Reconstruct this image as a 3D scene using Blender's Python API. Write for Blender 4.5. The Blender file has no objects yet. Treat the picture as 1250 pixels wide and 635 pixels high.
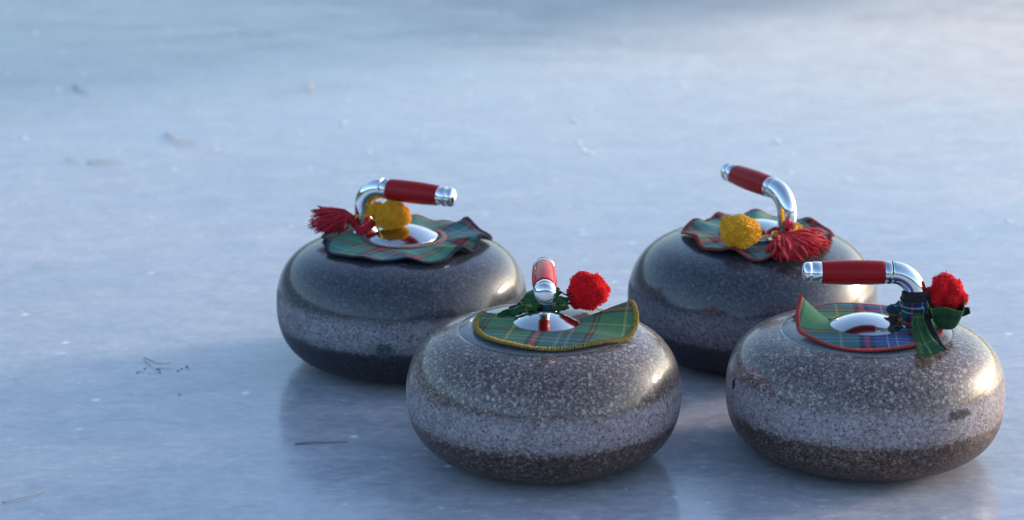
import bpy, bmesh, math, random
from mathutils import Vector, Matrix, noise
S = bpy.context.scene
COL = S.collection
PI = math.pi
rnd = random.Random(7)

# ------------------------------------------------------------------ camera
PITCH, DIST, FPX = math.radians(16.4847), 3.5281, 3260.97
cam_d = bpy.data.cameras.new('camera'); cam = bpy.data.objects.new('camera', cam_d); COL.objects.link(cam)
cam.location = (0, -DIST*math.cos(PITCH), DIST*math.sin(PITCH))
cam.rotation_euler = (PI/2-PITCH, 0, 0)
cam_d.sensor_width = 36.0; cam_d.lens = 36.0*FPX/1250.0
cam_d.clip_start = 0.1; cam_d.clip_end = 2000
cam_d.dof.use_dof = True; cam_d.dof.focus_distance = 2.80; cam_d.dof.aperture_fstop = 4.5
S.camera = cam

def W(px, py, z):
    """point at height z seen at photograph pixel (px, py)"""
    dx = (px-625)/FPX; du = (317.5-py)/FPX
    d = Vector((dx, math.cos(PITCH)+du*math.sin(PITCH), -math.sin(PITCH)+du*math.cos(PITCH)))
    o = cam.location
    return o + d*((z-o.z)/d.z)

# ------------------------------------------------------------------ light
SUN_EL = math.radians(11.5)
SUN_AZ = math.radians(66.0)            # clockwise from +Y
to_sun = Vector((math.sin(SUN_AZ)*math.cos(SUN_EL), math.cos(SUN_AZ)*math.cos(SUN_EL), math.sin(SUN_EL)))
w = bpy.data.worlds.new('World'); S.world = w; w.use_nodes = True
nt = w.node_tree; bg = nt.nodes['Background']
sky = nt.nodes.new('ShaderNodeTexSky'); sky.sky_type = 'NISHITA'; sky.sun_disc = False
sky.sun_elevation = SUN_EL; sky.sun_rotation = SUN_AZ; sky.ozone_density = 2.0; sky.air_density = 1.0; sky.dust_density = 1.6
nt.links.new(sky.outputs[0], bg.inputs[0]); bg.inputs[1].default_value = 0.15
sd = bpy.data.lights.new('sun', 'SUN'); sun = bpy.data.objects.new('sun', sd); COL.objects.link(sun)
sd.energy = 1.0; sd.angle = math.radians(11.0); sd.color = (1.0, 0.91, 0.80)
sun.rotation_euler = to_sun.to_track_quat('Z', 'Y').to_euler()
sun.location = to_sun*5
S.view_settings.view_transform = 'Standard'; S.view_settings.look = 'None'
S.view_settings.gamma = 1; S.view_settings.exposure = 1.48
S.render.engine = 'CYCLES'

# ------------------------------------------------------------------ object helpers
def tag(o, label=None, cat=None, group=None, kind=None):
    if label: o['label'] = label
    if cat: o['category'] = cat
    if group: o['group'] = group
    if kind: o['kind'] = kind
    return o
def empty(name, loc=(0,0,0), rz=0):
    o = bpy.data.objects.new(name, None); COL.objects.link(o)
    o.location = loc; o.rotation_euler = (0,0,rz); o.empty_display_size = .05
    return o
def mesh(name, verts, faces, mat, parent=None, smooth=True, uvs=None, loc=None):
    me = bpy.data.meshes.new(name); me.from_pydata([tuple(v) for v in verts], [], faces)
    me.materials.append(mat)
    if uvs is not None:
        ul = me.uv_layers.new(name='UVMap')
        for l in me.loops: ul.data[l.index].uv = uvs[l.vertex_index]
    bm = bmesh.new(); bm.from_mesh(me); bmesh.ops.recalc_face_normals(bm, faces=bm.faces); bm.to_mesh(me); bm.free()
    for p in me.polygons: p.use_smooth = smooth
    o = bpy.data.objects.new(name, me); COL.objects.link(o)
    if parent: o.parent = parent
    if loc is not None: o.location = loc
    return o

class G:                                   # geometry collector
    def __init__(s): s.v=[]; s.f=[]; s.uv=[]
    def lathe(s, prof, n=96, M=Matrix()):
        b=len(s.v); m=len(prof); rings=[]
        for r,z in prof:
            if r < 1e-6: rings.append([len(s.v)]); s.v.append(M@Vector((0,0,z))); s.uv.append((0,0))
            else:
                rings.append(list(range(len(s.v), len(s.v)+n)))
                for k in range(n):
                    a=2*PI*k/n; s.v.append(M@Vector((r*math.cos(a), r*math.sin(a), z))); s.uv.append((a,z))
        for A,B in zip(rings, rings[1:]):
            for k in range(n):
                if len(A)==1 and len(B)==1: continue
                if len(A)==1: s.f.append((A[0],B[k],B[(k+1)%n]))
                elif len(B)==1: s.f.append((A[k],A[(k+1)%n],B[0]))
                else: s.f.append((A[k],A[(k+1)%n],B[(k+1)%n],B[k]))
    def tube(s, pts, rad, n=8, cap=True, flat=1.0, ref=None):
        pts=[Vector(p) for p in pts]; m=len(pts)
        if not hasattr(rad,'__len__'): rad=[rad]*m
        up = Vector(ref) if ref else None
        rings=[]; prevn=None
        for i,p in enumerate(pts):
            t=(pts[min(i+1,m-1)]-pts[max(i-1,0)])
            t = t.normalized() if t.length>1e-9 else Vector((0,0,1))
            if up is not None: nn = up-t*up.dot(t)
            elif prevn is None:
                a=Vector((0,0,1)) if abs(t.z)<.9 else Vector((1,0,0)); nn=a-t*a.dot(t)
            else: nn=prevn-t*prevn.dot(t)
            if nn.length<1e-6: nn=t.orthogonal()
            nn.normalize(); prevn=nn; bb=t.cross(nn)
            rings.append(list(range(len(s.v), len(s.v)+n)))
            for k in range(n):
                a=2*PI*k/n
                s.v.append(p+rad[i]*(nn*math.cos(a)*flat+bb*math.sin(a))); s.uv.append((i/m, k/n))
        for A,B in zip(rings, rings[1:]):
            for k in range(n): s.f.append((A[k],A[(k+1)%n],B[(k+1)%n],B[k]))
        if cap:
            s.f.append(tuple(rings[0][::-1])); s.f.append(tuple(rings[-1]))
    def build(s, name, mat, parent=None, smooth=True, loc=None): return mesh(name, s.v, s.f, mat, parent, smooth, s.uv, loc)

def bez(P, n):
    """Catmull-Rom through control points"""
    P=[Vector(p) for p in P]; out=[]
    Q=[P[0]*2-P[1]]+P+[P[-1]*2-P[-2]]
    seg=len(P)-1
    for i in range(n):
        u=i/(n-1)*seg; k=min(int(u),seg-1); t=u-k
        a,b,c,d=Q[k:k+4]
        out.append(.5*((2*b)+(c-a)*t+(2*a-5*b+4*c-d)*t*t+(3*b-a-3*c+d)*t**3))
    return out

# ------------------------------------------------------------------ materials
def new_mat(name):
    m=bpy.data.materials.new(name); m.use_nodes=True
    return m, m.node_tree, m.node_tree.nodes['Principled BSDF']
class N:
    def __init__(s, nt): s.nt=nt
    def node(s, t, **kw):
        n=s.nt.nodes.new(t)
        for k,v in kw.items():
            if hasattr(n,k): setattr(n,k,v)
            else: n.inputs[k.replace('_',' ')].default_value=v
        return n
    def link(s,a,b): s.nt.links.new(a,b)
    def val(s, sock, x):
        if isinstance(x,(int,float)): sock.default_value=x
        elif isinstance(x,tuple): sock.default_value=x if len(x)==4 or sock.type=='VECTOR' else (*x,1)
        else: s.link(x,sock)
    def math(s, op, a, b=0.0, c=None, clamp=False):
        n=s.nt.nodes.new('ShaderNodeMath'); n.operation=op; n.use_clamp=clamp
        s.val(n.inputs[0],a); s.val(n.inputs[1],b)
        if c is not None: s.val(n.inputs[2],c)
        return n.outputs[0]
    def mix(s, f, a, b, mode='MIX'):
        n=s.nt.nodes.new('ShaderNodeMix'); n.data_type='RGBA'; n.blend_type=mode
        s.val(n.inputs[0],f); s.val(n.inputs[6],a); s.val(n.inputs[7],b); return n.outputs[2]
    def step(s, x, lo, hi, a=0., b=1.):
        n=s.nt.nodes.new('ShaderNodeMapRange'); n.interpolation_type='SMOOTHSTEP'
        s.val(n.inputs[0],x); n.inputs[1].default_value=lo; n.inputs[2].default_value=hi; n.inputs[3].default_value=a; n.inputs[4].default_value=b
        return n.outputs[0]
    def noise(s, vec, scale, detail=3, rough=.5, dist=0.):
        n=s.nt.nodes.new('ShaderNodeTexNoise'); s.link(vec,n.inputs['Vector'])
        n.inputs['Scale'].default_value=scale; n.inputs['Detail'].default_value=detail; n.inputs['Roughness'].default_value=rough; n.inputs['Distortion'].default_value=dist
        return n.outputs[0]
    def voro(s, vec, scale, feature='F1', rand=1.):
        n=s.nt.nodes.new('ShaderNodeTexVoronoi'); s.link(vec,n.inputs['Vector']); n.inputs['Scale'].default_value=scale; n.feature=feature
        n.inputs['Randomness'].default_value=rand
        return n
    def mapping(s, vec, scale=(1,1,1), loc=(0,0,0), rot=(0,0,0)):
        n=s.nt.nodes.new('ShaderNodeMapping'); s.link(vec,n.inputs[0]); n.inputs[1].default_value=loc; n.inputs[2].default_value=rot; n.inputs[3].default_value=scale
        return n.outputs[0]
    def bump(s, h, strength, dist, normal=None):
        n=s.nt.nodes.new('ShaderNodeBump'); s.link(h,n.inputs['Height']); n.inputs['Strength'].default_value=strength; n.inputs['Distance'].default_value=dist
        if normal is not None: s.link(normal,n.inputs['Normal'])
        return n.outputs[0]

def simple(name, col, rough=.5, metal=0., sheen=0., var=.12, nscale=300., bump=0., coat=0.):
    m,nt,p=new_mat(name); n=N(nt)
    tc=n.node('ShaderNodeTexCoord').outputs['Object']
    v=n.noise(tc,nscale,3)
    c=n.mix(v, tuple(x*(1-var) for x in col), tuple(min(1,x*(1+var)) for x in col))
    n.link(c,p.inputs['Base Color']); p.inputs['Roughness'].default_value=rough; p.inputs['Metallic'].default_value=metal
    p.inputs['Sheen Weight'].default_value=sheen; p.inputs['Coat Weight'].default_value=coat; p.inputs['Coat Roughness'].default_value=.06
    if bump: n.link(n.bump(v,.5,bump),p.inputs['Normal'])
    return m

def granite(name, base, dark, pale, bandc, low, seed, zlo, zhi, speck=1., ring=True, chips=()):
    m,nt,p=new_mat(name); n=N(nt)
    tc=n.node('ShaderNodeTexCoord').outputs['Object']
    vec=n.mapping(tc, loc=(seed*.37,seed*.21,seed*.13))
    sep=n.node('ShaderNodeSeparateXYZ'); n.link(tc,sep.inputs[0]); z=sep.outputs[2]
    rad=n.math('SQRT', n.math('ADD', n.math('MULTIPLY',sep.outputs[0],sep.outputs[0]), n.math('MULTIPLY',sep.outputs[1],sep.outputs[1])))
    # mineral grains
    wv=n.node('ShaderNodeTexNoise'); n.link(vec,wv.inputs['Vector']); wv.inputs['Scale'].default_value=220
    vw=n.node('ShaderNodeVectorMath',operation='MULTIPLY_ADD'); n.link(wv.outputs['Color'],vw.inputs[0]); vw.inputs[1].default_value=(.0022,)*3; n.link(vec,vw.inputs[2])
    vv=vw.outputs[0]
    fine=n.voro(vv,560); fr=n.node('ShaderNodeSeparateColor'); n.link(fine.outputs['Color'],fr.inputs[0])
    med=n.voro(vv,350); mr=n.node('ShaderNodeSeparateColor'); n.link(med.outputs['Color'],mr.inputs[0])
    big=n.voro(vv,185); br=n.node('ShaderNodeSeparateColor'); n.link(big.outputs['Color'],br.inputs[0])
    cl=n.noise(vec,14,4,.55)
    c=n.mix(n.step(fr.outputs[0],.15,.95), dark, base)
    c=n.mix(n.math('MULTIPLY',n.step(fr.outputs[1],.82,.92),.35), c, pale)
    mm=n.math('MULTIPLY', n.step(mr.outputs[0],.80-.04*speck,.84), n.step(med.outputs['Distance'],.62,.35))
    c=n.mix(n.math('MULTIPLY',mm,.6*speck), c, pale)
    c=n.mix(n.math('MULTIPLY', n.step(mr.outputs[1],.82,.86),.6), c, tuple(x*.5 for x in dark))
    bb=n.math('MULTIPLY', n.step(br.outputs[0],.86,.90), n.step(big.outputs['Distance'],.5,.28))
    c=n.mix(n.math('MULTIPLY',bb,.62*speck), c, pale)
    c=n.mix(1.0, c, n.mix(cl,(.72,.72,.74),(1.25,1.22,1.2)), 'MULTIPLY')
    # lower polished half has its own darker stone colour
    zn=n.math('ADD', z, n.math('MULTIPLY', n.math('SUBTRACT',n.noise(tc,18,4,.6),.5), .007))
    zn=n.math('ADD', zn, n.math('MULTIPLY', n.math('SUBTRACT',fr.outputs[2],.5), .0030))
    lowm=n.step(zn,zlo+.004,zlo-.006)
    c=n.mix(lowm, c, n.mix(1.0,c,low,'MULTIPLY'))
    # dull, pecked striking band
    band=n.math('MULTIPLY', n.step(zn,zlo-.002,zlo+.003), n.step(zn,zhi+.003,zhi-.003))
    core=n.math('MULTIPLY', n.step(zn,zlo-.002,zlo+.016,.55,1.), n.step(zn,zhi+.003,zhi-.012,.45,1.))
    worn=n.noise(tc,34,5,.65)
    pc=n.mix(n.step(fr.outputs[0],.1,.9), tuple(x*.62 for x in bandc), bandc)
    pc=n.mix(n.math('MULTIPLY',n.step(mr.outputs[0],.70,.78),.5), pc, tuple(min(1,x*1.45) for x in bandc))
    pits=n.math('MULTIPLY', n.step(mr.outputs[2],.83,.87), n.step(med.outputs['Distance'],.55,.3))
    pc=n.mix(n.math('MULTIPLY',pits,.85), pc, dark)
    bm=n.math('MULTIPLY', n.math('MULTIPLY',band,core), n.step(worn,.15,.6,.62,1.))
    c=n.mix(bm, c, pc)
    # smooth grey cup under the cloth
    rough=n.math('ADD', n.math('MULTIPLY',band,.30), n.step(fr.outputs[1],.0,1.,.34,.46))
    rough=n.math('ADD',rough,n.math('MULTIPLY',lowm,.12))
    if ring:
        inn=n.step(rad,.0895,.0888)
        inn=n.math('MULTIPLY',inn,n.step(z,.10,.11))
        c=n.mix(n.math('MULTIPLY',inn,.72), c, (.15,.165,.19))
        gro=n.math('MULTIPLY', n.step(n.math('ABSOLUTE',n.math('SUBTRACT',rad,.0892)),.0011,.0004), n.step(z,.10,.11))
        c=n.mix(n.math('MULTIPLY',gro,.6), c, (.03,.03,.035))
        rough=n.math('ADD',rough,n.math('MULTIPLY',inn,.14))
    for (cx,cy,cz,sx,sz,colr,amt) in chips:
        d=n.node('ShaderNodeVectorMath',operation='SUBTRACT'); n.link(tc,d.inputs[0]); d.inputs[1].default_value=(cx,cy,cz)
        sc=n.node('ShaderNodeVectorMath',operation='MULTIPLY'); n.link(d.outputs[0],sc.inputs[0]); sc.inputs[1].default_value=(1/sx,1/sx,1/sz)
        ln=n.node('ShaderNodeVectorMath',operation='LENGTH'); n.link(sc.outputs[0],ln.inputs[0])
        e=n.math('ADD', ln.outputs['Value'], n.math('MULTIPLY',n.math('SUBTRACT',n.noise(tc,190,4,.65),.5),2.2))
        k=n.math('MULTIPLY',n.step(e,1.1,.8),amt)
        c=n.mix(k,c,n.mix(n.step(fr.outputs[0],.2,.9),tuple(x*.6 for x in colr),tuple(x*1.7 for x in colr)))
        rough=n.math('ADD',rough,n.math('MULTIPLY',k,.15))
    n.link(c,p.inputs['Base Color']); n.link(rough,p.inputs['Roughness'])
    p.inputs['IOR'].default_value=1.55
    cw=n.math('MULTIPLY',n.math('SUBTRACT',1.,n.math('MULTIPLY',band,.97)),n.math('SUBTRACT',.62,n.math('MULTIPLY',lowm,.4)))
    p.inputs['Specular IOR Level'].default_value=.34
    n.link(cw,p.inputs['Coat Weight']); p.inputs['Coat Roughness'].default_value=.13; p.inputs['Coat IOR'].default_value=1.5
    h=n.math('ADD', n.math('MULTIPLY',pits,-.8), n.math('MULTIPLY',fr.outputs[0],.35))
    hb=n.math('MULTIPLY', h, n.math('ADD',n.math('MULTIPLY',band,1.),.03))
    n.link(n.bump(hb,.55,.0006),p.inputs['Normal'])
    return m

def tartan(name, stops=None, freq=8.5, rot=0., off=(0,0), shift=1., green=(.045,.125,.085), blue=(.035,.075,.20), red=(.36,.035,.04), line=(.42,.36,.10), white=(.45,.48,.5), black=(.012,.014,.02)):
    m,nt,p=new_mat(name); n=N(nt)
    uv=n.node('ShaderNodeUVMap').outputs[0]
    wob=n.node('ShaderNodeTexNoise'); n.link(uv,wob.inputs['Vector']); wob.inputs['Scale'].default_value=45
    vw=n.node('ShaderNodeVectorMath',operation='MULTIPLY_ADD'); n.link(wob.outputs['Color'],vw.inputs[0]); vw.inputs[1].default_value=(.002,.002,0); n.link(uv,vw.inputs[2])
    mp=n.mapping(vw.outputs[0], scale=(freq,freq,1), loc=(off[0],off[1],0), rot=(0,0,rot))
    sep=n.node('ShaderNodeSeparateXYZ'); n.link(mp,sep.inputs[0])
    stops=stops or [(0,green),(.115,line),(.135,green),(.27,black),(.315,red),(.36,black),(.40,blue),(.50,white),(.515,blue),(.575,white),(.59,blue),(.69,black),(.715,red),(.755,black),(.78,green)]
    def ramp(x):
        r=n.node('ShaderNodeValToRGB'); cr=r.color_ramp; cr.interpolation='CONSTANT'
        while len(cr.elements)>1: cr.elements.remove(cr.elements[-1])
        cr.elements[0].position=0; cr.elements[0].color=(*stops[0][1],1)
        for pos,c in stops[1:]:
            e=cr.elements.new(pos); e.color=(*c,1)
        n.link(n.math('FRACT',x),r.inputs[0]); return r.outputs[0]
    a=ramp(sep.outputs[0]); b=ramp(sep.outputs[1])
    tw=n.math('FRACT', n.math('MULTIPLY', n.math('ADD',sep.outputs[0],sep.outputs[1]), 620/freq))
    c=n.mix(n.step(tw,.35,.65,.28,.72),a,b)
    f=n.noise(uv,900,2); g=n.noise(uv,60,3)
    c=n.mix(1.,c,n.mix(f,(.75,.75,.75),(1.25,1.25,1.25)),'MULTIPLY')
    c=n.mix(1.,c,n.mix(g,(.8,.82,.8),(1.2,1.2,1.2)),'MULTIPLY')
    n.link(c,p.inputs['Base Color']); p.inputs['Roughness'].default_value=.85; p.inputs['Sheen Weight'].default_value=.03; p.inputs['Specular IOR Level'].default_value=.25
    n.link(n.bump(n.math('ADD',tw,n.math('MULTIPLY',f,2.)),.35,.0004),p.inputs['Normal'])
    return m

def ice_mat():
    m,nt,p=new_mat('lake_ice'); n=N(nt)
    tc=n.node('ShaderNodeTexCoord').outputs['Object']
    n1=n.noise(n.mapping(tc,scale=(1,1.6,1)),1.3,5,.55,.4)
    n2=n.noise(n.mapping(tc,scale=(1,2.2,1),loc=(3,7,0)),6.,5,.6,.3)
    n3=n.noise(n.mapping(tc,scale=(.7,1.8,1)),38.,4,.6)
    frost=(.54,.505,.535); far_shade=(.175,.21,.275)
    # blue shade painted into the ice colour far left, frosted ice elsewhere
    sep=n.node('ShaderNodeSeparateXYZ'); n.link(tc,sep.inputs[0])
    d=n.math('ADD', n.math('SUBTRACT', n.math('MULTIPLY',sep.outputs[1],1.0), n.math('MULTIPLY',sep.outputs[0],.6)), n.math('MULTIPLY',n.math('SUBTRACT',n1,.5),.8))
    far_shade_m=n.step(d,1.0,1.65)
    k=n.math('ADD', n.math('MULTIPLY',n.step(n1,.32,.7),.55), n.math('MULTIPLY',n.step(n2,.35,.7),.45))
    c=n.mix(k,(.405,.41,.465),frost)
    sun_glow_m=n.step(n.math('ADD', n.math('ADD', n.math('MULTIPLY',sep.outputs[1],.62), n.math('MULTIPLY',sep.outputs[0],.75)), n.math('MULTIPLY',n.math('SUBTRACT',n1,.5),.9)),.25,1.75)
    c=n.mix(n.math('MULTIPLY',sun_glow_m,.85),c,(.98,.80,.66))  # warm sunlit glow at the far right, put into the ice colour
    c=n.mix(n.math('MULTIPLY',far_shade_m,.95),c,far_shade)
    c=n.mix(n.math('MULTIPLY',n.step(n3,.52,.75),.10),c,(.85,.88,.9))
    # cloudy mottling and grains of hoar frost
    n4=n.noise(n.mapping(tc,scale=(1,1.5,1),loc=(2,9,0)),62.,4,.62)
    n5=n.noise(n.mapping(tc,scale=(1,1.35,1),loc=(8,1,0)),17.,4,.6,.5)
    mot=n.math('ADD', n.math('MULTIPLY',n.step(n4,.36,.68),.5), n.math('MULTIPLY',n.step(n5,.34,.68),.5))
    c=n.mix(1.,c,n.mix(mot,(.80,.82,.85),(1.16,1.15,1.13)),'MULTIPLY')
    # frozen-in air bubbles and sparkling crystals
    vo=n.voro(n.mapping(tc,loc=(1,2,0)),30); vr=n.node('ShaderNodeSeparateColor'); n.link(vo.outputs['Color'],vr.inputs[0])
    bub=n.math('MULTIPLY', n.step(vr.outputs[0],.84,.9), n.step(vo.outputs['Distance'],.20,.05))
    vs=n.voro(n.mapping(tc,loc=(4,2,0)),85); vq=n.node('ShaderNodeSeparateColor'); n.link(vs.outputs['Color'],vq.inputs[0])
    spk=n.math('MULTIPLY', n.math('MULTIPLY', n.step(vq.outputs[0],.90,.93), n.step(vs.outputs['Distance'],.26,.10)), n.step(n1,.40,.6))
    fl=n.math('MAXIMUM', n.math('MULTIPLY',bub,.8), n.math('MULTIPLY',spk,.85))
    c=n.mix(fl,c,(.95,.95,.95))
    n.link(c,p.inputs['Base Color'])
    r=n.math('ADD', n.step(n2,.3,.75,.11,.24), n.math('MULTIPLY',n.step(n4,.45,.75),.10))
    n.link(n.math('ADD',r,n.math('MULTIPLY',sun_glow_m,.25)),p.inputs['Roughness']); p.inputs['IOR'].default_value=1.62
    dry=n.math('MULTIPLY', n.step(n5,.42,.72), n.step(n1,.30,.62))
    n.link(n.math('MULTIPLY', n.math('SUBTRACT',.52,n.math('MULTIPLY',dry,.16)), n.math('SUBTRACT',1.,n.math('MULTIPLY',sun_glow_m,.72))), p.inputs['Specular IOR Level'])
    # shallow wind ripples and pocks
    rip=n.noise(n.mapping(tc,scale=(50,105,1)),1.,3,.55,.6)
    rip2=n.noise(n.mapping(tc,scale=(11,24,1),loc=(5,1,0)),1.,3,.5,.6)
    pock=n.noise(tc,190.,3,.55)
    h=n.math('ADD', n.math('MULTIPLY',rip,.24), n.math('ADD', n.math('MULTIPLY',rip2,.9), n.math('MULTIPLY',pock,.22)))
    n.link(n.bump(h,.5,.0012),p.inputs['Normal'])
    return m

M={}
M['chrome']=simple('polished_chrome',(.80,.80,.82),.07,1.,var=.05)
M['plate']=simple('worn_chrome_plate',(.60,.60,.62),.13,1.,var=.06,nscale=60)
M['steel']=simple('brushed_ferrule',(.70,.70,.72),.12,1.,var=.05)
M['groove']=simple('dark_groove',(.05,.05,.055),.4,.6)
M['grip']=simple('red_lacquer',(.34,.006,.009),.38,0.,var=.16,nscale=90,coat=.08)
M['grip_bright']=simple('bright_red_lacquer',(.50,.008,.008),.22,0.,var=.2,nscale=90,coat=.06)
for k_ in ('grip','grip_bright'): M[k_].node_tree.nodes['Principled BSDF'].inputs['Specular IOR Level'].default_value=.20 if k_=='grip' else .14
M['red_wool']=simple('scarlet_wool',(.94,.006,.014),.9,0.,.03,var=.35,nscale=260)
M['crimson_wool']=simple('crimson_wool',(.42,.006,.020),.9,0.,.08,var=.35,nscale=120)
M['deep_wool']=simple('deep_red_wool',(.46,.004,.012),.9,0.,.08,var=.35,nscale=120)
M['yellow_wool']=simple('mustard_wool',(.90,.41,.012),.9,0.,.12,var=.3,nscale=120)
M['gold_yarn']=simple('gold_stitch_yarn',(.27,.19,.03),.9,0.,.05,var=.75,nscale=330)
M['red_yarn']=simple('red_stitch_yarn',(.42,.025,.025),.9,0.,.2,var=.4,nscale=250)
M['navy_yarn']=simple('navy_stitch_yarn',(.016,.018,.045),.9,0.,.2,var=.4,nscale=250)
M['rust_yarn']=simple('rust_stitch_yarn',(.26,.035,.03),.9,0.,.2,var=.5,nscale=250)
M['plum']=simple('plum_hem',(.085,.022,.035),.85,0.,.2,var=.4,nscale=250)
M['black_cord']=simple('black_cord',(.012,.012,.014),.8,0.,.1)
M['twig']=simple('dry_twig',(.25,.22,.22),.9)
M['bark']=simple('weathered_bark',(.46,.44,.45),.9)
M['straw']=simple('dead_grass',(.60,.58,.54),.9)
M['snow']=simple('frost_crystal',(.96,.96,.96),.22,0.,0.,var=.02)
M['snow'].node_tree.nodes['Principled BSDF'].inputs['IOR'].default_value=2.0

# ------------------------------------------------------------------ ice
S_=400
def ice_sheet():
    xs=[-S_,-60,-12,-4,4,12,60,S_]; ys=[-60,-12,-4,4,12,60,S_]
    v=[(x,y,0) for y in ys for x in xs]; nx=len(xs)
    f=[(j*nx+i,j*nx+i+1,(j+1)*nx+i+1,(j+1)*nx+i) for j in range(len(ys)-1) for i in range(nx-1)]
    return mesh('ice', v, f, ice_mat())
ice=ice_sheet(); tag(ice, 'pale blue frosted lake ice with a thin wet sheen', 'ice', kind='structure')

# treeline added beyond the frame to mask horizon glow; stones and chrome mirror it
def added_shore():
    v=[];f=[];n=360;rows=5
    for i in range(n):
        a=2*PI*i/n; d=Vector((math.sin(a),math.cos(a),0))
        away=(math.degrees(a-SUN_AZ)+180)%360-180
        h=11+25*ss_(abs(away),62,105)+3.0*noise.noise(d*3)+2.0*noise.noise(d*40)+1.2*noise.noise(d*110)  # raised away from the sun to hide the yellow horizon band
        for j in range(rows):
            q=j/(rows-1); v.append(d*(170+60*q+12*noise.noise(d*9+Vector((q,0,0))))+Vector((0,0,h*math.sin(q*PI/2)-.3)))
    for i in range(n):
        for j in range(rows-1):
            a=i*rows+j; b=((i+1)%n)*rows+j; f.append((a,b,b+1,a+1))
    return mesh('horizon_mask',v,f,simple('horizon_mask_dark',(.035,.045,.04),.95,var=.5,nscale=.25))
def ss_(x,a,b):
    t=max(0,min(1,(x-a)/(b-a))); return t*t*(3-2*t)
tag(added_shore(),'dark wooded shoreline added out of view to mask the horizon glow','added_shore',kind='structure')

# ------------------------------------------------------------------ stones
class Stone:
    def __init__(s, x, y, H, a, b, R=.1455, ring=True): s.ring=ring; s.x,s.y,s.H,s.a,s.b,s.R=x,y,H,a,b,R
    def top(s, r):
        r=min(abs(r),s.R*.999)
        return s.H/2*(1+(1-(r/s.R)**s.a)**(1/s.b))
    def local(s, px, py, dz):
        p=W(px,py,s.H+dz); return Vector((p.x-s.x, p.y-s.y, s.H+dz))
    def profile(s):
        pr=[]
        rs=[0,.012]
        n=150
        for i in range(n+1):
            t=-1+2*i/n
            t=math.copysign(1-(1-abs(t))**1.9, t)
            r=s.R*max(0,1-abs(t)**s.b)**(1/s.a); z=s.H/2*(1+t)
            if r<1e-4: continue
            pr.append((r,z))
        # running cup underneath, small polished ring on top
        pr=[q for q in pr if not (q[1]<s.H/2 and q[0]<.062)]
        pr=[(0,.004),(.058,.004),(.0605,pr[0][1]+.0004)]+pr
        out=[]
        for r,z in pr:
            if z>s.H/2 and r<.0902: continue
            out.append((r,z))
        for r,dz in ((.0900,0),(.0893,-.0006),(.0886,-.0006),(.0878,-.0001),(.08,0),(.06,0),(.04,0),(.02,0),(0,0)):
            out.append((r, s.top(r)+(dz if s.ring else 0)))
        return out
STONES={
 'F': Stone(.0334,-.7283,.1445,4.6,2.17,.1447),
 'R': Stone(.3724,-.7165,.1385,4.5,2.6,.1461),
 'BL':Stone(-.1284,-.4090,.1425,5.0,2.3,.1457,False),
 'BR':Stone(.2815,-.3901,.1441,4.8,1.92,.1456,False)}

def build_stone(key, label, gm, grip, ang, hz=.060, origin=(0,0), R=.0425, plate_dz=0.):
    s=STONES[key]
    t=tag(empty('curling_stone',(s.x,s.y,0)), label, 'curling stone', 'curling stones on the ice')
    g=G(); g.lathe(s.profile(),192); g.build('stone_body',gm,t)
    ox,oy=origin
    zt=s.H
    RZ=Matrix.Translation((ox,oy,zt))@Matrix.Rotation(ang,4,'Z')
    # domed chrome plate
    pr=[(R-.001,-.002),(R,.0008),(R-.0004,.0016),(R-.0016,.0020)]
    for i in range(1,19):
        r=(R-.0016)*(1-i/18); pr.append((r,.0020+.0115*(1-(r/(R-.0016))**2)**1.0))
    g=G(); g.lathe([(r_,z_+plate_dz) for r_,z_ in pr],96,RZ); g.build('handle_plate',M['plate'],t)
    # gooseneck
    path=[];rad=[]
    bx=-.0500; rb=.0265; x1=-.0240
    for i in range(8):
        f=i/7; path.append((bx+.002*(1-f),0,.0005+f*(hz-rb-.0005))); rad.append(.0098+.0014*f)
    cx,cz=bx+rb,hz-rb
    for i in range(1,19):
        a=PI-(PI/2)*i/18; path.append((cx+rb*math.cos(a),0,cz+rb*math.sin(a))); rad.append(.0112+.0006*i/18)
    path.append((x1+.0005,0,hz)); rad.append(.0118)
    g=G(); g.tube(path,rad,40,ref=(0,1,0)); g.v=[RZ@v for v in g.v]
    neck=g.build('handle_neck',M['chrome'],t)
    # collar where the neck meets the plate
    g=G(); g.lathe([(.0098,.012),(.0108,.0105),(.0125,.006),(.0150,.0030),(.0155,.000)],48,RZ@Matrix.Translation((bx+.002,0,.0015)))
    g.build('collar',M['chrome'],neck)
    X=RZ@Matrix.Translation((0,0,hz))@Matrix.Rotation(PI/2,4,'Y')   # local z runs along the grip
    g=G(); g.lathe([(.0100,-.0245),(.0108,-.0242),(.0108,-.0228),(.0100,-.0225)],48,X); g.build('groove_ring',M['groove'],neck)
    g=G(); g.lathe([(.009,-.0229),(.0117,-.0228),(.0121,-.0222),(.0121,-.0165),(.0118,-.0157),(.009,-.0155)],48,X); g.build('ferrule',M['steel'],neck)
    pr=[(.009,-.0154),(.0118,-.0154),(.0121,-.0150)]
    for i in range(1,20):
        f=i/20; pr.append((.0121+.0012*math.sin(PI*f)**.8-.0006*f,-.0150+f*.0644))
    pr+=[(.0116,.0494),(.0113,.0498),(.009,.0498)]
    g=G(); g.lathe(pr,56,X); g.build('grip',grip,t)
    pr=[(.009,.0497),(.0110,.0498),(.0114,.0502),(.0113,.0590),(.0109,.0596),(.0106,.0597),(.0106,.0603),(.0110,.0604),(.0110,.0645)]
    for i in range(1,11):
        a=PI/2*i/10; pr.append((.0045*0+.0110*math.cos(a)**.75 if i<10 else 0,.0645+.0062*math.sin(a)))
    g=G(); g.lathe(pr,56,X); g.build('end_cap',M['chrome'],t)
    return t

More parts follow.
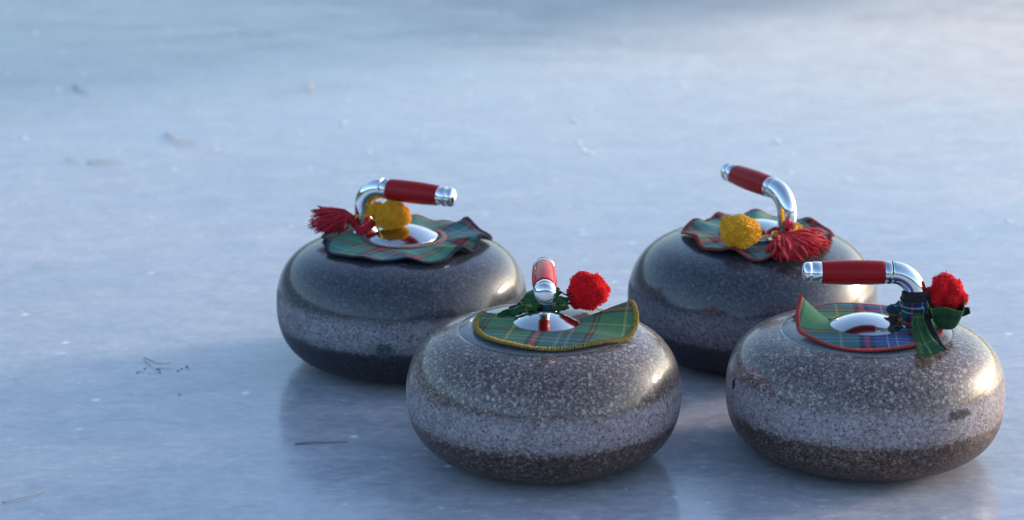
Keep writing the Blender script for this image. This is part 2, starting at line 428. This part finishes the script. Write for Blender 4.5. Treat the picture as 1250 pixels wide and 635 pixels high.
brown=dict(base=(.205,.140,.126),dark=(.056,.039,.035),pale=(.50,.41,.38),bandc=(.335,.285,.305),low=(.56,.46,.41))
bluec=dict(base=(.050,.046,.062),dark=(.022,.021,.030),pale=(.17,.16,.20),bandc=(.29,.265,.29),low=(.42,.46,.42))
def rim(s,px,py,z):
    """point on the front of a stone at height z seen at a pixel"""
    x=(px-(625+FPX*s.x/ (DIST+s.y*math.cos(PITCH))))/ (FPX/(DIST+s.y*math.cos(PITCH)))
    return (x,-math.sqrt(max(0,s.R**2-x*x)),z)
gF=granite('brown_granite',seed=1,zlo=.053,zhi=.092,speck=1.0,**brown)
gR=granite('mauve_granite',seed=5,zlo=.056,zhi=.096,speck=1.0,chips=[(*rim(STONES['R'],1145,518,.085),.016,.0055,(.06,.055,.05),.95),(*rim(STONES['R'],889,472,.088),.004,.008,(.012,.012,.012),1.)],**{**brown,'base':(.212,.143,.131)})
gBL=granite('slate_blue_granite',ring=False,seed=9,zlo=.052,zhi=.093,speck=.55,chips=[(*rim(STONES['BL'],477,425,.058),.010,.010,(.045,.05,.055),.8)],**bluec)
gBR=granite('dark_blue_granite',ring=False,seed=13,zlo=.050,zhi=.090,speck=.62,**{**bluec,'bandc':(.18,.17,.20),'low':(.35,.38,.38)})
build_stone('F','curling stone with its grip pointing at the camera and gold-edged tartan on top',gF,M['grip_bright'],-PI/2,hz=.055,R=.0370)
build_stone('R','rightmost curling stone, brownish, with red pompom in tartan ribbon and grip pointing left',gR,M['grip'],PI)
build_stone('BL','bluish grey curling stone with grip pointing right and a red tassel',gBL,M['grip'],math.radians(-26),hz=.058,origin=(0,.014),plate_dz=.003)
build_stone('BR','dark blue-grey curling stone with grip slanting away and a yellow pompom',gBR,M['grip'],math.radians(122),hz=.060,origin=(.009,.013),plate_dz=.002)

# ------------------------------------------------------------------ tartan cloths
def cloth(key, label, mat, rim_r, hole_r, centre, phi0, phi1, rfun, zfun, edge_mat, edge_r, edge_name='stitched_edge', rot=0., nphi=220, nrho=22, hem=None):
    """flat ring of cloth laid over the stone top; zfun gives lift above the stone, rfun the outline"""
    s=STONES[key]; cx,cy=centre
    root_loc=Vector((s.x+cx,s.y+cy,s.H))
    v=[];uv=[];f=[]
    closed = abs(phi1-phi0-2*PI)<1e-6
    for i in range(nphi+(0 if closed else 1)):
        p=phi0+(phi1-phi0)*i/nphi
        ro=rfun(p)
        for j in range(nrho+1):
            q=j/nrho; r=hole_r+(ro-hole_r)*q
            x,y=r*math.cos(p),r*math.sin(p)
            dx,dy,lift=zfun(p,q,r)
            xx,yy=x+dx,y+dy
            z=s.top(math.hypot(xx+cx,yy+cy))-s.H+.0022+lift
            v.append(Vector((xx,yy,z))); uv.append((x,y))
    n=nrho+1; m=nphi if closed else nphi
    for i in range(m):
        a=i*n; b=((i+1)%nphi if closed else i+1)*n
        for j in range(nrho): f.append((a+j,a+j+1,b+j+1,b+j))
    o=mesh('tartan_cloth',v,f,mat,None,True,uv,root_loc)
    so=o.modifiers.new('thickness','SOLIDIFY'); so.thickness=.0012; so.offset=1.
    tag(o,label,'tartan cloth','tartan cloths on the stones')
    # overlocked edge: a thick thread plus the loops that go over it
    cnt=(nphi if closed else nphi+1)
    rimp=[v[i*n+nrho] for i in range(cnt)]
    if closed: rimp.append(rimp[0])
    g=G()
    rr=[edge_r*.8*(.85+.3*noise.noise(Vector((i*.35,rot,3)))) for i in range(len(rimp))]
    g.tube([q+Vector((0,0,.0006)) for q in rimp],rr,8)
    L=0;acc=[0]
    for a,b in zip(rimp,rimp[1:]): L+=(b-a).length; acc.append(L)
    step=edge_r*2.0; k=0; d=0
    while d<L:
        while k<len(acc)-2 and acc[k+1]<d: k+=1
        t=(d-acc[k])/max(1e-9,acc[k+1]-acc[k]); c=rimp[k].lerp(rimp[k+1],t); tg=(rimp[k+1]-rimp[k]).normalized()
        inw=Vector((-c.x,-c.y,0)).normalized()
        e=edge_r*rnd.uniform(1.15,1.5)
        up=Vector((0,0,1)); sk=tg*edge_r*rnd.uniform(.5,1.1)
        lp=[c-inw*e*1.0+up*-.0002+sk*.0, c-inw*e*.6+up*e*.9, c+inw*e*.5+up*e*1.05+sk*.6, c+inw*e*2.0+up*(e*.5+.0008)+sk]
        g.tube(bez(lp,7),edge_r*.55,5)
        d+=step*rnd.uniform(.85,1.2)
    g.build(edge_name,edge_mat,o)
    if hem:
        hm,hr,hh=hem
        g=G(); inner=[v[i*n] for i in range(cnt)]
        if closed: inner.append(inner[0])
        g.tube([Vector((q.x,q.y,q.z+hh)) for q in inner],[hr*(1+.25*noise.noise(Vector((i*.2,1,rot)))) for i in range(len(inner))],10,cap=not closed,flat=.45,ref=(0,0,1))
        g.build('hem',hm,o)
    return o
def ss(x,a,b):
    t=max(0,min(1,(x-a)/(b-a))); return t*t*(3-2*t)
def ang_d(p,c):
    return abs((p-c+PI)%(2*PI)-PI)
D=math.radians
# front stone: about a half disc hanging to the front, right corner turned up
gr,tl,bk,rd,yl,wh=(.060,.170,.085),(.028,.105,.105),(.007,.012,.014),(.42,.035,.035),(.38,.33,.07),(.13,.20,.20)
tF=tartan('green_tartan',[(0,gr),(.20,yl),(.225,gr),(.40,bk),(.44,rd),(.485,bk),(.52,tl),(.66,wh),(.685,tl),(.75,wh),(.775,tl),(.90,bk),(.93,rd),(.945,bk),(.965,gr)],freq=8.8,rot=D(12),off=(.50,.22))
def zF(p,q,r):
    a=math.degrees(p)
    l=ss(a,-34,16)*q**1.2
    wav=.0012*math.sin(p*5+.6)*q*q
    return (-.004*l,.004*l,.0165*l+wav+.0006+.0014*math.sin(p*3+1.)**2*q)
cloth('F','tartan cloth with thick gold stitched edge under the handle facing the camera',tF,.083,.0325,(.006,.001),D(-205),D(16),
      lambda p:.0835+.010*ss(math.degrees(p),-60,0)-.006*ss(math.degrees(p),-130,-190),zF,M['gold_yarn'],.0015,rot=1)
# right stone: full ring with a slit whose left end stands up
tR=tartan('blue_green_tartan',freq=8.0,rot=D(4),off=(.35,.95),green=(.055,.18,.10),blue=(.028,.066,.20),white=(.22,.26,.32),line=(.34,.31,.10))
def zR(p,q,r):
    a=math.degrees(p)                     # 163 .. 520
    l=ss(a,203,163)*q**1.2
    back=ss(a,470,520)
    return (.010*l,.004*l,.025*l+.0012*math.sin(p*4)*q*q+.0006+.0010*back*0)
cloth('R','tartan cloth with thin red stitched edge and one corner turned up',tR,.078,.0385,(-.001,-.001),D(163),D(516),
      lambda p:.0785+.002*math.sin(3*p),zR,M['red_yarn'],.00105,rot=2)
# back left: ruffled full ring
tBL=tartan('teal_tartan',freq=7.4,rot=D(38),white=(.18,.25,.26),line=(.28,.30,.14),off=(.25,.15),green=(.060,.21,.135),blue=(.040,.135,.17),red=(.34,.025,.03))
def ruff(k,amp,ph,side=None):
    def z(p,q,r):
        w=(.5+.5*math.sin(p*k+ph+1.1*math.sin(2*p+ph)+.6*math.sin(3*p)))**1.7
        w2=.5+.5*math.sin(p*(k*1.7)+ph*2)
        A=amp*(1 if side is None else side(math.degrees(p)%360))
        return (0,0,(A*w+A*.30*w2)*q**1.6+.0002)
    return z
sideBL=lambda a: .35+.9*ss(ang_d(D(a),D(10)),1.9,.3)
cloth('BL','ruffled teal tartan cloth with navy edge and plum inner rim on a bluish stone',tBL,.095,.0455,(.003,.009),0,2*PI,
      lambda p:.0945+.004*math.sin(5*p+1)+.003*math.sin(9*p),ruff(9,.0085,2.2,sideBL),M['navy_yarn'],.0013,rot=3,nphi=320,hem=(M['plum'],.0050,.0006))
# back right
tBR=tartan('pale_teal_tartan',freq=7.4,rot=D(62),white=(.22,.29,.29),line=(.28,.30,.14),off=(.35,.75),green=(.10,.25,.20),blue=(.08,.18,.23),red=(.34,.025,.03))
cloth('BR','ruffled pale teal tartan cloth with rust red edge under the slanting handle',tBR,0.083,.0445,(.006,-.002),0,2*PI,
      lambda p:.083+.003*math.sin(4*p+2)+.003*math.sin(7*p)+.004*abs(math.sin(p)),ruff(9,.0070,1.9),M['rust_yarn'],.0013,rot=4,nphi=320,hem=(M['plum'],.0035,.0006))

# ------------------------------------------------------------------ pompoms, tassels, ribbons
def fib(n):
    for i in range(n):
        z=1-2*(i+.5)/n; a=i*2.399963; r=math.sqrt(1-z*z); yield Vector((r*math.cos(a),r*math.sin(a),z))
def pompom(label, mat, centre, rad, n=2600, yarn=.0005, lobe=0., scale=(1,1,1), seed=1, droop=.0):
    rg=random.Random(seed); g=G()
    core=rad*.89
    def lob(d): return 1+lobe*(noise.noise(d*1.9+Vector((seed*3.1,0,0)))*1.6)+.05*noise.noise(d*5+Vector((0,seed,0)))
    # filled heart of the ball
    b=len(g.v); nu,nv=40,24; 
    for j in range(nv+1):
        for i in range(nu):
            th=PI*j/nv; ph=2*PI*i/nu; d=Vector((math.sin(th)*math.cos(ph),math.sin(th)*math.sin(ph),math.cos(th)))
            g.v.append(d*core*lob(d)); g.uv.append((0,0))
    for j in range(nv):
        for i in range(nu): g.f.append((b+j*nu+i,b+j*nu+(i+1)%nu,b+(j+1)*nu+(i+1)%nu,b+(j+1)*nu+i))
    for d in fib(n):
        d=(d+Vector((rg.gauss(0,.05),rg.gauss(0,.05),rg.gauss(0,.05)))).normalized()
        l=rad*lob(d)*rg.uniform(.95,1.03)*(1.06 if rg.random()<.03 else 1)
        side=d.cross(Vector((rg.gauss(0,1),rg.gauss(0,1),rg.gauss(0,1)))).normalized()*rad*rg.uniform(0,.13)
        p0=d*rad*.6; p1=d*l*.88+side*.3; p2=d*l+side+Vector((0,0,-droop*rad))
        g.tube([p0,p1,p2],[yarn*.9,yarn*1.1,yarn*.8],4)
    sx,sy,sz=scale
    g.v=[Vector((v.x*sx,v.y*sy,v.z*sz)) for v in g.v]
    o=g.build('pompom',mat,None,True,centre)
    tag(o,label,'pompom')
    return o
def cord(name, pts, rad, mat, parent, n=26, twist=True, sides=7):
    """twisted cord through world points, parented to a thing"""
    g=G(); path=bez(pts,n*3)
    off=parent.matrix_basis.translation
    path=[p-off for p in path]
    if twist:
        for ph in (0,PI):
            q=[]
            for i,p in enumerate(path):
                t=(path[min(i+1,len(path)-1)]-path[max(i-1,0)]).normalized(); a=t.orthogonal().normalized(); b=t.cross(a)
                an=ph+i*.55; q.append(p+(a*math.cos(an)+b*math.sin(an))*rad*.5)
            g.tube(q,rad*.62,sides)
    else: g.tube(path,rad,sides)
    return g.build(name,mat,parent)
def P(key,px,py,dz):
    s=STONES[key]; p=s.local(px,py,dz); return Vector((p.x+s.x,p.y+s.y,p.z))
def loop_round(key, u_off, ang, origin, z, r, n=14, tilt=0.):
    """points of a loop round a handle neck (world)"""
    s=STONES[key]; c=Vector((s.x+origin[0]+u_off*math.cos(ang),s.y+origin[1]+u_off*math.sin(ang),s.H+z))
    return [c+Vector((r*math.cos(2*PI*i/n),r*math.sin(2*PI*i/n),tilt*math.sin(2*PI*i/n+1))) for i in range(n+1)]

# front: scarlet ball
pF=pompom('scarlet pompom beside the handle that points at the camera',M['red_wool'],P('F',718,355.5,.0225),.0212,4200,.00045,.15,(1.02,1,.98),3)
cord('cord',[P('F',705,362,.018),P('F',696,363,.022),P('F',688,366,.016),P('F',679,362,.020)],.0010,M['black_cord'],pF)
cord('cord',[P('F',708,372,.010),P('F',697,370,.012),P('F',690,372,.008),P('F',681,369,.014)],.0010,M['black_cord'],pF)
cord('cord',[P('F',704,358,.020),P('F',699,355,.024),P('F',692,360,.022),P('F',684,356,.022)],.0009,M['black_cord'],pF)
# right: lobed scarlet ball in ribbon
pR=pompom('scarlet lobed pompom sitting in a tartan ribbon on the rightmost stone',M['red_wool'],P('R',1154.5,360.5,.034),.0198,4200,.0005,.34,(1.0,1,1.0),11)
cord('cord',[P('R',1150,378,.02),P('R',1140,380,.022),P('R',1130,376,.022),P('R',1122,372,.024)],.0013,M['black_cord'],pR)
# back left: mustard ball
M['orange_wool']=simple('amber_wool',(.95,.37,.010),.9,0.,.06,var=.35,nscale=200)
pY=pompom('amber yellow pompom hanging under the grip beside the crimson tassel',M['orange_wool'],P('BL',480,263,.030),.0185,2800,.0005,.13,(1.12,1.0,.90),5)
tuft=pompom('x',M['orange_wool'],P('BL',461,256,.034)-pY.location,.0098,900,.0005,.2,(1.1,1,1),6)
tuft.name='tuft'; tuft.parent=pY
for k_ in ('label','category'): del tuft[k_]
cord('cord',loop_round('BL',-.048,D(-26),(0,.014),.026,.0118,tilt=.002)+[P('BL',452,266,.026),P('BL',459,270,.024),P('BL',462,281,.012),P('BL',467,291,.009)],.0013,M['yellow_wool'],pY)
lump=G()
# back right: mustard ball of thicker yarn
pB=pompom('mustard yellow pompom on the ruffled cloth left of the scarlet tassel',M['yellow_wool'],P('BR',902.5,283,.0235),.0215,1500,.0009,.20,(1.02,1,.96),8)
AB=D(122); OB=(.009,.013)
cord('cord',loop_round('BR',-.048,AB,OB,.016,.0125,tilt=.004)+loop_round('BR',-.048,AB,OB,.011,.0135,tilt=.001)+[P('BR',930,289,.012),P('BR',920,287,.018)],.0014,M['yellow_wool'],pB)
cord('cord',[P('BR',955,280,.012),P('BR',962,275,.012),P('BR',970,274,.012),P('BR',978,278,.009)],.0026,M['yellow_wool'],pB)

def tassel(label, mat, knot, tips, n, yarn, seed, sag=.006, spread=.004):
    rg=random.Random(seed); g=G()
    for i in range(n):
        # random tip inside the fan
        k=rg.uniform(0,len(tips)-1.001); a=int(k); t=k-a
        tip=tips[a].lerp(tips[a+1],t)
        tip=knot.lerp(tip,rg.uniform(.62,1.08))+Vector((rg.gauss(0,spread),rg.gauss(0,spread),abs(rg.gauss(0,spread))))
        m=knot.lerp(tip,.35)+Vector((rg.gauss(0,.002),rg.gauss(0,.002),sag*rg.uniform(.5,1.3)))
        m2=knot.lerp(tip,.72)+Vector((rg.gauss(0,.0035),rg.gauss(0,.0035),sag*rg.uniform(.3,1.2)))
        st=knot+Vector((rg.gauss(0,.0015),rg.gauss(0,.0015),rg.gauss(0,.0015)))
        g.tube([p-knot for p in bez([st,m,m2,tip],10)],[yarn*(.9+.2*rg.random())]*9+[yarn*.6],5)
    # bound neck of the tassel
    ax=(tips[len(tips)//2]-knot).normalized()
    for q in range(5):
        c=ax*(q*.0014-.001); aa=ax.orthogonal().normalized(); bb=ax.cross(aa)
        g.tube([c+(aa*math.cos(2*PI*i/14)+bb*math.sin(2*PI*i/14))*.0042 for i in range(15)],.0011,6)
    o=g.build('tassel',mat,None,True,knot); tag(o,label,'tassel'); return o
kBL=P('BL',429,266,.022)
tasL=tassel('crimson tassel spread to the left over the teal cloth edge',M['crimson_wool'],kBL,
   [P('BL',392,255,.026),P('BL',384,262,.022),P('BL',380,272,.014),P('BL',381,281,.008),P('BL',390,286,.004),P('BL',402,287,.003),P('BL',416,287,.003)],230,.0010,21,sag=.004,spread=.0022)
cord('cord',[kBL,P('BL',434,276,.012),P('BL',441,281,.009),P('BL',450,277,.014),P('BL',458,270,.020),P('BL',464,266,.024)],.0046,M['crimson_wool'],tasL)
cord('cord',[kBL,P('BL',432,272,.016),P('BL',440,285,.006),P('BL',447,281,.010),P('BL',456,274,.017)],.0026,M['crimson_wool'],tasL)
kBR=P('BR',953,292,.012)
tasR=tassel('scarlet tassel fanned over the front of the ruffled cloth below the slanting handle',M['deep_wool'],kBR,
   [P('BR',936,313,.001),P('BR',948,318,.001),P('BR',964,319,.002),P('BR',982,319,.002),P('BR',998,312,.002),P('BR',1008,303,.003),P('BR',1008,294,.006),P('BR',996,283,.010)],170,.00145,33,sag=.005,spread=.0030)
cord('cord',[kBR,P('BR',944,289,.010),P('BR',938,284,.012),P('BR',946,279,.020),P('BR',952,283,.014),kBR],.0022,M['crimson_wool'],tasR)

def strip(name, pts, widths, side, mat, parent=None, loc=None, curl=.0, wr=.0012, seed=0, nu=40, nw=10, fray=None, thick=.0009, uvo=(0,0)):
    """crumpled band of cloth along world points; side = direction(s) of its width"""
    path=bez(pts,nu); sd=bez(side,nu) if len(side)>1 else [Vector(side[0])]*nu
    v=[];uv=[];f=[];acc=0
    off=loc if loc is not None else parent.matrix_basis.translation
    for i,p in enumerate(path):
        u=i/(nu-1); k=u*(len(widths)-1); a=min(int(k),len(widths)-2); w_=widths[a]*(1-(k-a))+widths[a+1]*(k-a)
        t=(path[min(i+1,nu-1)]-path[max(i-1,0)]).normalized(); b=(sd[i]-t*sd[i].dot(t)).normalized(); nn=t.cross(b)
        if i: acc+=(p-path[i-1]).length
        for j in range(nw+1):
            q=j/nw-.5
            wv=wr*math.sin(j*1.9+seed+2.*math.sin(u*5+seed))*(1.-.3*u)+wr*1.2*noise.noise(Vector((u*6,q*5,seed)))
            v.append(p+b*q*w_+nn*(curl*(q*q-.08)*w_*4+wv)-off); uv.append((acc+uvo[0],q*max(widths)+uvo[1]))
    for i in range(nu-1):
        for j in range(nw):
            a=i*(nw+1)+j; f.append((a,a+1,a+nw+2,a+nw+1))
    o=mesh(name,v,f,mat,parent,True,uv,loc)
    so=o.modifiers.new('thickness','SOLIDIFY'); so.thickness=thick; so.offset=0.
    if fray:
        g=G(); base=(nu-1)*(nw+1)
        for k in range(26):
            q=k/25*nw; j=min(int(q),nw-1); c=v[base+j].lerp(v[base+j+1],q-j)
            t=(v[base+j]-v[base-(nw+1)+j]).normalized()
            e=c+t*rnd.uniform(.002,.006)+Vector((rnd.gauss(0,.0008),rnd.gauss(0,.0008),rnd.gauss(0,.0005)))
            g.tube([c-t*.001,c.lerp(e,.5)+Vector((0,0,.0004)),e],.0003,4)
        fo=g.build('fringe',fray,o)
    return o
tRib=tartan('ribbon_tartan',[(0,(.022,.088,.030)),(.30,yl),(.33,(.022,.088,.030)),(.66,(.010,.04,.022)),(.80,(.022,.088,.030))],freq=22,rot=D(0),off=(.05,.03),green=(.03,.13,.05),blue=(.02,.06,.15))
tRib2=tartan('ribbon_tartan_blue',freq=14,rot=D(0),off=(.40,.46),green=(.016,.060,.034),blue=(.012,.036,.10))
M['green_thread']=simple('green_thread',(.04,.14,.07),.9)
def knot_lump(name, c, r, mat, parent, loc, seed, sc=(1,1,1)):
    v=[];uv=[];f=[];nu,nv=36,24
    off=loc if loc is not None else parent.matrix_basis.translation
    for j in range(nv+1):
        for i in range(nu):
            th=PI*j/nv; ph=2*PI*i/nu; d=Vector((math.sin(th)*math.cos(ph),math.sin(th)*math.sin(ph),math.cos(th)))
            k=1+.30*math.sin(ph*4+3*d.z+seed)*math.sin(th)+.35*noise.noise(d*2.2+Vector((seed,0,0)))
            v.append(c-off+Vector((d.x*sc[0],d.y*sc[1],d.z*sc[2]))*r*k); uv.append((ph*r,th*r))
    for j in range(nv):
        for i in range(nu): f.append((j*nu+i,j*nu+(i+1)%nu,(j+1)*nu+(i+1)%nu,(j+1)*nu+i))
    return mesh(name,v,f,mat,parent,True,uv,loc)
# right stone ribbon: wrapped round the neck, tail to the front, cup under the ball
kR=P('R',1119,372,.022)
rib=tag(empty('tartan_ribbon',kR),'green and blue tartan ribbon knotted round the neck of the rightmost handle','ribbon')
nk=Vector((STONES['R'].x+.0495,STONES['R'].y,STONES['R'].H))
wrap=[nk+Vector((.0150*math.cos(a),.0150*math.sin(a),.020+.003*math.sin(a*1.0+.5))) for a in [2*PI*i/12 for i in range(14)]]
strip('wrap',wrap,[.026,.024,.028,.026],[(0,0,1)],tRib2,rib,wr=.0022,seed=2,nu=80)
wrap=[nk+Vector((.0135*math.cos(a),.0135*math.sin(a),.035+.002*math.sin(a+2))) for a in [2*PI*i/12 for i in range(14)]]
strip('black_band',wrap,[.010,.011,.009],[(0,0,1)],M['black_cord'],rib,wr=.0012,seed=5,nu=70)
knot_lump('knot',P('R',1101,380,.014),.0105,tRib2,rib,None,1.3,(1.25,1,.95))
knot_lump('knot',P('R',1126,378,.021),.0100,tRib2,rib,None,4.1,(1.1,1,1.2))
strip('tail',[P('R',1122,380,.022),P('R',1121,395,.015),P('R',1126,412,.006),P('R',1137,432,.003)],[.010,.013,.017,.026],[(1,.25,.25)],tRib,rib,curl=.12,wr=.0011,seed=3,fray=M['green_thread'],uvo=(0,.012))
strip('tail',[P('R',1128,384,.018),P('R',1134,402,.008),P('R',1143,418,.002),P('R',1152,428,.001)],[.008,.010,.010,.009],[(1,.3,.1)],M['black_cord'],rib,curl=.1,wr=.001,seed=9)
# cup: a bowl-shaped loop of ribbon
def cup():
    c=P('R',1156,384,.018); v=[];uv=[];f=[];nu,nv=60,16
    for i in range(nu+1):
        a=D(150)+D(300)*i/nu
        for j in range(nv+1):
            q=j/nv
            r=.0045+.0145*q**.55; z=-.015+.026*q**1.3*(1+.10*math.sin(a*3+1)+.22*ss(abs(math.degrees(a)-380),70,0))
            r*=1+.07*math.sin(a*6)*q
            v.append(c-kR+Vector((r*math.cos(a),r*math.sin(a),z))); uv.append((a*.016,q*.03+.01))
    for i in range(nu):
        for j in range(nv):
            k=i*(nv+1)+j; f.append((k,k+1,k+nv+2,k+nv+1))
    o=mesh('loop',v,f,tRib,rib,True,uv); so=o.modifiers.new('thickness','SOLIDIFY'); so.thickness=.001
cup()
strip('tail',[P('R',1172,381,.020),P('R',1178,380,.021),P('R',1184,379,.022)],[.010,.009,.006],[(0,.2,1)],M['black_cord'],rib,wr=.0008,seed=1,nu=14)
# front stone ribbon: bunched behind the grip
kF=P('F',664,378,.012)
ribF=tag(empty('tartan_ribbon',kF),'dark green tartan ribbon bunched behind the handle pointing at the camera','ribbon')
nk=Vector((STONES['F'].x,STONES['F'].y+.0495,STONES['F'].H))
wrap=[nk+Vector((.0150*math.cos(a),.0150*math.sin(a),.013+.003*math.sin(a+1.5))) for a in [2*PI*i/12 for i in range(14)]]
strip('wrap',wrap,[.017,.015,.019,.016],[(0,0,1)],tRib,ribF,wr=.0030,seed=7,nu=80)
strip('tail',[P('F',655,372,.016),P('F',640,374,.014),P('F',624,381,.007),P('F',610,387,.004)],[.011,.014,.013,.008],[(.25,.9,.55)],tRib,ribF,curl=.14,wr=.0020,seed=4,uvo=(0,.01))
strip('tail',[P('F',652,366,.018),P('F',644,368,.018),P('F',634,377,.010),P('F',622,381,.006)],[.010,.014,.013,.010],[(.1,.7,.8)],tRib2,ribF,curl=.1,wr=.0020,seed=6)
knot_lump('knot',P('F',648,371,.015),.0085,tRib,ribF,None,2.2,(1.1,1,1))
knot_lump('knot',P('F',682,371,.013),.0085,tRib,ribF,None,5.2,(1.2,1,.9))
knot_lump('knot',P('F',666,373,.012),.0080,tRib2,ribF,None,7.7,(1.5,1,.8))
# ------------------------------------------------------------------ bits lying on the ice
def stick(name, pts, rad, mat, label, cat, group=None, n=14):
    pts=[W(px,py,z) for px,py,z in pts]; c=pts[0].copy(); c.z=0
    g=G(); path=[p-c for p in bez(pts,n)]
    rr=[rad*(1.0-.55*i/(n-1))*(1+.25*noise.noise(Vector((i*.9,rad*900,0)))) for i in range(n)]
    g.tube(path,rr,6); o=g.build(name,mat,None,True,c); tag(o,label,cat,group); return o
stick('pine_needle',[(360,541.5,.0012),(378,540.3,.0016),(402,540,.0014),(424,539.3,.0012)],.0010,M['twig'],'thin dark needle lying in the dark reflection of the bluish stone','needle')
stick('twig',[(176,437,.002),(186,441,.004),(193,444,.003),(208,443.5,.0035)],.0011,M['bark'],'small thin curved twig above the dark crumbs on the left','twig')
def crumb(px,py,r,label,mat=None,name='bark_crumb',cat='crumb',group=None,flat=.5,seed=0):
    r*=.9; c=W(px,py,0); g=G(); b=0
    rg=random.Random(seed); nu,nv=10,6
    for j in range(nv+1):
        for i in range(nu):
            th=PI*j/nv; ph=2*PI*i/nu; d=Vector((math.sin(th)*math.cos(ph),math.sin(th)*math.sin(ph),math.cos(th)))
            k=r*(1+.7*noise.noise(d*1.6+Vector((seed*2.7,0,0))))
            g.v.append(Vector((d.x*k,d.y*k,(d.z*k*flat)+r*flat*.75))); g.uv.append((0,0))
    for j in range(nv):
        for i in range(nu): g.f.append((j*nu+i,j*nu+(i+1)%nu,(j+1)*nu+(i+1)%nu,(j+1)*nu+i))
    o=g.build(name,mat or M['bark'],None,True,c); tag(o,label,cat,group); return o
for k,(px,py,r) in enumerate([(167.5,455.5,.0022),(171,454,.0012),(177,450.5,.0019),(174,454.5,.001),(183,457,.0009),(193,451,.0027),(195,455,.0018),(190,456,.001),(217,453,.0018),(222,450.5,.0016),(228,448,.0023),(231,451,.0010)]):
    crumb(px,py,r,'tiny dark bark crumb in the scatter below the curved twig',group='bark crumbs by the twig',seed=k+1)
crumb(219,482,.0018,'single dark speck on blue ice left of the bluish stone',seed=31)
crumb(570.5,592.5,.0013,'tiny dark speck on shaded ice just below the stone facing the camera',seed=32)
stick('grass_blade',[(3,613,.001),(22,608,.002),(40,604,.002),(54,598,.001)],.0009,M['straw'],'pale curved straw at the lower left corner','straw')
stick('grass_blade',[(106,198,.002),(125,197,.003),(140,197.5,.003),(153,197,.002)],.0013,M['straw'],'dry straw lying level, longest of the far straws','straw')
stick('grass_blade',[(80,195,.002),(89,196,.003),(98,196.5,.002)],.0012,M['straw'],'short dry straw left of the level one','straw')
stick('grass_blade',[(203,163,.002),(218,172,.004),(230,172,.004),(241,177,.002)],.0015,M['straw'],'bent dry grass stem in the far left, above the level straw','straw')
stick('grass_blade',[(90,105,.002),(100,109,.004),(108,114,.002)],.0018,M['straw'],'slanting straw in the far left near a white fleck','straw')
stick('grass_blade',[(377,110,.002),(380,105,.004),(382,100,.002)],.0018,M['straw'],'short upright-looking straw far behind the bluish stone','straw')
snow=[(705,174,.010),(712,184,.012),(721,187,.011),(703,150,.010),(699,146,.008),(716,147,.007),(761,50,.013),(832,105,.012),(418,150,.011),(419,157,.007),(263,182,.008),(70,111,.012),(29,169,.010),(41,41,.012),(365,163,.008),(948,173,.011),(963,210,.009),(283,40,.011),(570,152,.007),(650,135,.008),(1230,270,.008),(450,185,.008)]
for k,(px,py,r) in enumerate(snow):
    crumb(px,py,r*.62,'white snow fleck on the frosted ice behind the stones',M['snow'],'snow_fleck','snow fleck','snow flecks on the ice',.10,50+k)
